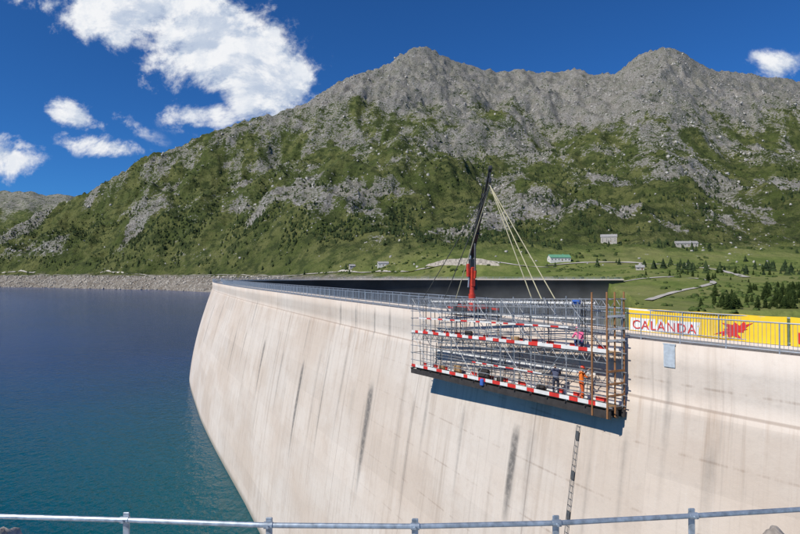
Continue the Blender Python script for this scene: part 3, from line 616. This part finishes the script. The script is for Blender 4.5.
# stones on the drawn-down shore
x,y,z,px,py=cand(60000,-.85,-.2,1050,1900); ok=(z>-38)&(z<-5)&(rng.random(len(x))<.5); pos=np.stack([x,y,z],-1)[ok]
scatter('shore_rocks',[blobm(60+i,6,4,.7,.4) for i in range(5)],pos,rng.uniform(.6,2.8,len(pos)),[mat('shore_stone',(.36,.33,.28),.95,0,.45,.08)])
def conifer_near(seed):
    r=random.Random(seed); vs=[];fs=[]
    n=6
    for k_ in range(n): t=2*math.pi*k_/n; vs.append((.018*math.cos(t),.018*math.sin(t),0))
    vs.append((0,0,.97)); fs+=[(i,(i+1)%n,n) for i in range(n)]
    nl=20
    for L_ in range(nl):
        h=.10+.88*L_/nl; rad=(.23*(1-h)**.8+.015)*r.uniform(.8,1.15); nb=9
        for j in range(nb):
            if r.random()<.12: continue
            t=2*math.pi*(j+r.random()*.7)/nb; rr=rad*r.uniform(.7,1.2); c,s_=math.cos(t),math.sin(t); w=rr*.30; o=len(vs); dz=r.uniform(.01,.04)
            vs+=[(0,0,h+.015),(c*rr*.6-s_*w,s_*rr*.6+c*w,h-dz*.7),(c*rr,s_*rr,h-dz-.01),(c*rr*.6+s_*w,s_*rr*.6-c*w,h-dz*.7),(c*rr*.55,s_*rr*.55,h-.055)]
            fs+=[(o,o+1,o+2),(o,o+2,o+3),(o,o+4,o+1),(o,o+3,o+4),(o+1,o+4,o+2),(o+2,o+4,o+3)]
    return np.array(vs),np.array(fs)
x,y,z,px,py=cand(14000,.4,.95,185,520)
cl=fbm(x/28,y/40,3)
dens=1.3*g(800,305,44,12)+.8*g(728,306,16,6)+.07*g(705,272,90,6)
ok=(rng.random(len(x))<dens*.36*ss(-.3,.4,cl+.15)); pos=np.stack([x,y,z-.3],-1)[ok]; print('near conifers',len(pos))
scatter('conifer_grove',[conifer_near(i) for i in range(8)],pos,rng.uniform(2.,6.,len(pos)),[folmat('grove_foliage',(.030,.052,.015),(.080,.115,.032),.6)],wid=rng.uniform(1.0,1.7,len(pos)))
x,y,z,px,py=cand(30000,.25,.95,185,640); cl=fbm(x/22+4,y/30,4)
ok=(rng.random(len(x))<.11*ss(.1,.5,cl+.45*(px>690)*(py>284)))&(z>-14); pos=np.stack([x,y,z],-1)[ok]
scatter('meadow_shrubs',[blobm(40+i,9,6,.7,.35) for i in range(6)],pos,rng.uniform(.5,1.7,len(pos)),[folmat('meadow_shrub',(.035,.055,.016),(.09,.125,.035),.8)])
# ================================================================= ROADS
gravel=mat('gravel_road',(.42,.39,.34),.95,0,.15,.3)
def road(name,pts,w,step=5,smooth=4):
    P=[]
    for (x0,y0),(x1,y1) in zip(pts[:-1],pts[1:]):
        n=max(1,int(math.hypot(x1-x0,(y1-y0)*4)/step))
        for k_ in range(n): P.append(ground_at_pixel(x0+(x1-x0)*k_/n,y0+(y1-y0)*k_/n))
    P.append(ground_at_pixel(*pts[-1])); P=np.array(P)
    for _ in range(smooth): P[1:-1]=(P[:-2]+2*P[1:-1]+P[2:])/4
    Q=[]; 
    for i in range(len(P)-1):
        n=max(1,int(np.hypot(*(P[i+1]-P[i]))/4)); 
        for k_ in range(n): Q.append(P[i]+(P[i+1]-P[i])*k_/n)
    Q=np.array(Q); T=np.gradient(Q,axis=0); T/=np.hypot(T[:,0],T[:,1])[:,None]+1e-9; Nn_=np.stack([-T[:,1],T[:,0]],1)
    vs=[];fs=[]; m=5
    hz=H(Q[:,0],Q[:,1]); 
    kk=np.ones(9)/9; hz=np.convolve(np.pad(hz,4,'edge'),kk,'valid')
    for j in range(m):
        q=Q+Nn_*w*(j/(m-1)-.5); vs.append(np.stack([q[:,0],q[:,1],np.maximum(H(q[:,0],q[:,1])+.3,hz+.25)],-1))
    vs=np.stack(vs,1).reshape(-1,3).tolist()
    for i in range(len(Q)-1):
        for j in range(m-1): fs.append((i*m+j,i*m+j+1,(i+1)*m+j+1,(i+1)*m+j))
    a=Acc(); a.add(vs,fs); return a.obj(name,[gravel])
road('lakeside_road',[(-20,270),(100,270.5),(200,271),(300,270.5),(360,270),(430,269),(520,268),(560,268)],4.5,12,60)
road('valley_road',[(545,266),(590,262),(640,263),(690,266),(725,271),(748,278)],5.5,5,8)
road('meadow_track',[(648,301),(662,296),(680,291),(702,287),(716,283),(704,279),(670,277),(640,279),(612,284)],3.2,4,3)
# ================================================================= BUILDINGS
stone=mat('stone_wall',(.40,.37,.33),.95,0,.3,1.2,.4); plaster=mat('plaster_wall',(.60,.58,.54),.9,0,.1,.5); slate=mat('slate_roof',(.30,.29,.28),.8,0,.25,.8); green=mat('green_roof',(.12,.30,.18),.6,0,.15,.6); win=mat('window_glass',(.02,.025,.03),.2); dr=mat('door_wood',(.14,.08,.04),.7)
def house(name,px,py,w,dp,h,rh,wm_,rm_,nw,yaw=0,floors=1):
    q=ground_at_pixel(px,py); gz=float(H(np.array([q[0]]),np.array([q[1]]))[0]); r=empty(name); 
    a=Acc(); X=Vector((1,0,0));Y=Vector((0,1,0)); hw,hd=w/2,dp/2
    vs=[(-hw,-hd,-4),(hw,-hd,-4),(hw,hd,-4),(-hw,hd,-4),(-hw,-hd,h),(hw,-hd,h),(hw,hd,h),(-hw,hd,h),(-hw,0,h+rh),(hw,0,h+rh)]
    a.add(vs,[(0,1,5,4),(1,2,6,9,5),(2,3,7,6),(3,0,4,8,7)]); a.obj('walls',[wm_],r)
    a=Acc(); e=.6; th=.25; k_=rh/hd
    for sg in (-1,1):
        vs=[(-hw-e,sg*(hd+e),h-e*k_+.05),(hw+e,sg*(hd+e),h-e*k_+.05),(hw+e,0,h+rh+.05),(-hw-e,0,h+rh+.05)]; vs+=[(x_,y_,z_+th) for x_,y_,z_ in vs]
        a.add(vs,[(0,1,2,3),(4,5,6,7),(0,1,5,4),(1,2,6,5),(3,0,4,7)])
    a.box((hw*.4,0,h+rh+.5),X*.5,Y*.5,Zt*.7); a.obj('roof',[rm_],r)
    a=Acc()
    for fl in range(floors):
        for i in range(nw):
            x_=-hw+w*(i+.5)/nw; zc=1.7+fl*2.9
            if fl==0 and i==nw//2: a.box((x_,-hd-.03,1.1),X*.6,Y*.06,Zt*1.1,1)
            else: a.box((x_,-hd-.03,zc),X*.55,Y*.05,Zt*.6,0); a.box((x_,-hd-.06,zc-.7),X*.7,Y*.09,Zt*.06,2)
    for sg in (-1,1): a.box((sg*(hw+.02),0,1.7),X*.05,Y*.5,Zt*.6,0)
    a.obj('windows_and_door',[win,dr,plaster],r); r.location=(q[0],q[1],gz); r.rotation_euler=(0,0,yaw)
house('stone_house',609,242,24,12,8,4,stone,slate,4,-.35,2)
house('green_roofed_building',559,261,24,11,4,3.2,plaster,green,6,.1)
house('long_barn',686,246,30,10,3.8,2.8,stone,slate,6,-.1)
house('farm_hut',383,266,16,9,4,2.6,plaster,slate,3,.15)
house('farm_hut.001',352,268,9,7,3.2,2.4,stone,slate,2,.3)
house('farm_hut.002',640,270,7,5,2.6,1.8,stone,slate,2,-.3)
a=Acc(); top_=[];
for k_ in range(25):
    q=ground_at_pixel(425+k_*3.2,266.5-1.2*math.sin(k_/24*3.1)); top_.append(q)
top_=np.array(top_)
for _ in range(10): top_[1:-1]=(top_[:-2]+2*top_[1:-1]+top_[2:])/4
hz=H(top_[:,0],top_[:,1])
top_=[(p[0],p[1],h_) for p,h_ in zip(top_,hz)]
for k_,(p,q) in enumerate(zip(top_[:-1],top_[1:])):
    h0=8.5*math.sin(math.pi*k_/24)**.5; h1=8.5*max(0,math.sin(math.pi*(k_+1)/24))**.5; a.add([(p[0],p[1],p[2]-3),(q[0],q[1],q[2]-3),(q[0],q[1]+3,q[2]+h1),(p[0],p[1]+3,p[2]+h0),(q[0],q[1]+12,q[2]+h1),(p[0],p[1]+12,p[2]+h0)],[(0,1,2,3),(3,2,4,5)])
a.obj('retaining_wall',[mat('embankment_stone',(.36,.32,.27),.95,0,.5,.35)])
# ================================================================= SKY + SUN
sd=Vector((-.76,-.60,0)).normalized(); el=math.radians(42); sdir=Vector((sd.x*math.cos(el),sd.y*math.cos(el),math.sin(el)))
w=bpy.data.worlds.new('World'); sc.world=w; w.use_nodes=True; N=NT(w.node_tree); bg=w.node_tree.nodes['Background']; bg.inputs['Strength'].default_value=.1
sky=N.n('ShaderNodeTexSky',sky_type='NISHITA'); sky.sun_disc=False; sky.sun_elevation=el; sky.sun_rotation=math.atan2(sdir.x,sdir.y); sky.altitude=2000; sky.air_density=1.0; sky.dust_density=.1; sky.ozone_density=2.5
tc=N.n('ShaderNodeTexCoord'); G_=tc.outputs['Generated']; sp=N.n('ShaderNodeSeparateXYZ'); N.l(G_,sp.inputs[0]); yy=N.m('MAXIMUM',sp.outputs[1],.05)
cu_=N.m('DIVIDE',sp.outputs[0],yy); cv_=N.m('DIVIDE',sp.outputs[2],yy); cb=N.n('ShaderNodeCombineXYZ'); N.l(cu_,cb.inputs[0]); N.l(cv_,cb.inputs[1]); Q=cb.outputs[0]
nA=N.noise(N.vscale(Q,1,1.25,1),5.5,9,.64,.25); 
mpx=N.n('ShaderNodeVectorMath',operation='ADD'); N.l(Q,mpx.inputs[0]); mpx.inputs[1].default_value=(-.016,.024,0)
nB=N.noise(N.vscale(mpx.outputs[0],1,1.25,1),5.5,9,.64,.25); nC=N.noise(Q,24,6,.68)
dens=None
for (cx,cy,rx,ry,ro,st_) in [(128,10,95,40,-.15,1),(215,48,90,50,-.35,1.05),(262,82,50,46,-.3,1.),(205,112,42,18,-.1,.8),(292,108,32,24,0,.55),(66,112,32,15,-.35,.8),(100,146,52,12,-.2,.62),(0,155,34,28,0,.85),(20,122,26,14,-.3,.45),(790,62,34,18,-.1,.88),(120,120,60,12,-.5,.25)]:
    du=N.m('SUBTRACT',cu_,(cx-400)/F); dv=N.m('SUBTRACT',cv_,(HY-cy)/F); c,s_=math.cos(ro),math.sin(ro)
    a1=N.m('DIVIDE',N.m('ADD',N.m('MULTIPLY',du,c),N.m('MULTIPLY',dv,s_)),rx/F); b1=N.m('DIVIDE',N.m('SUBTRACT',N.m('MULTIPLY',dv,c),N.m('MULTIPLY',du,s_)),ry/F)
    r2=N.m('ADD',N.m('MULTIPLY',a1,a1),N.m('MULTIPLY',b1,b1)); v=N.m('MULTIPLY',N.m('EXPONENT',N.m('MULTIPLY',r2,-.75)),st_)
    dens=v if dens is None else N.m('MAXIMUM',dens,v)
front=N.sm(sp.outputs[1],.05,.2)
dd=N.m('ADD',N.m('SUBTRACT',dens,.50),N.m('MULTIPLY',N.m('SUBTRACT',nA,.5),2.4)); dd=N.m('ADD',dd,N.m('MULTIPLY',N.m('SUBTRACT',nC,.5),.5))
al=N.m('MULTIPLY',N.m('MULTIPLY',N.sm(dd,-.12,.26),N.sm(dens,.08,.3)),front)
lit=N.sm(N.m('SUBTRACT',nB,nA),-.06,.07); ccol=N.mix(lit,(9.1,9.2,9.4),(5.0,5.8,7.2)); ccol=N.mix(N.m('MULTIPLY',N.sm(dd,.25,.8),.5),ccol,(8.6,8.8,9.2)); 
ccol=N.mix(N.m('MULTIPLY',N.sm(nC,.45,.62),.4),ccol,(6.2,6.9,8.0))
tint=N.mix(1.0,sky.outputs[0],(.20,.57,1.02),'MULTIPLY')
N.l(N.mix(al,tint,ccol),bg.inputs['Color'])
sl=bpy.data.lights.new('sun','SUN'); sl.energy=4.8; sl.angle=math.radians(.53); sl.color=(1,.95,.87); so=bpy.data.objects.new('sun',sl); sc.collection.objects.link(so); so.rotation_euler=sdir.to_track_quat('Z','Y').to_euler()
# ================================================================= CAMERA
cd=bpy.data.cameras.new('camera'); cd.lens=26; cd.sensor_width=36; cd.clip_start=.1; cd.clip_end=20000
co=bpy.data.objects.new('camera',cd); sc.collection.objects.link(co); co.location=(0,0,0); co.rotation_euler=(math.radians(90)+math.atan(7/F),0,0); sc.camera=co
sc.view_settings.view_transform='Standard'; sc.view_settings.look='None'; sc.view_settings.exposure=0
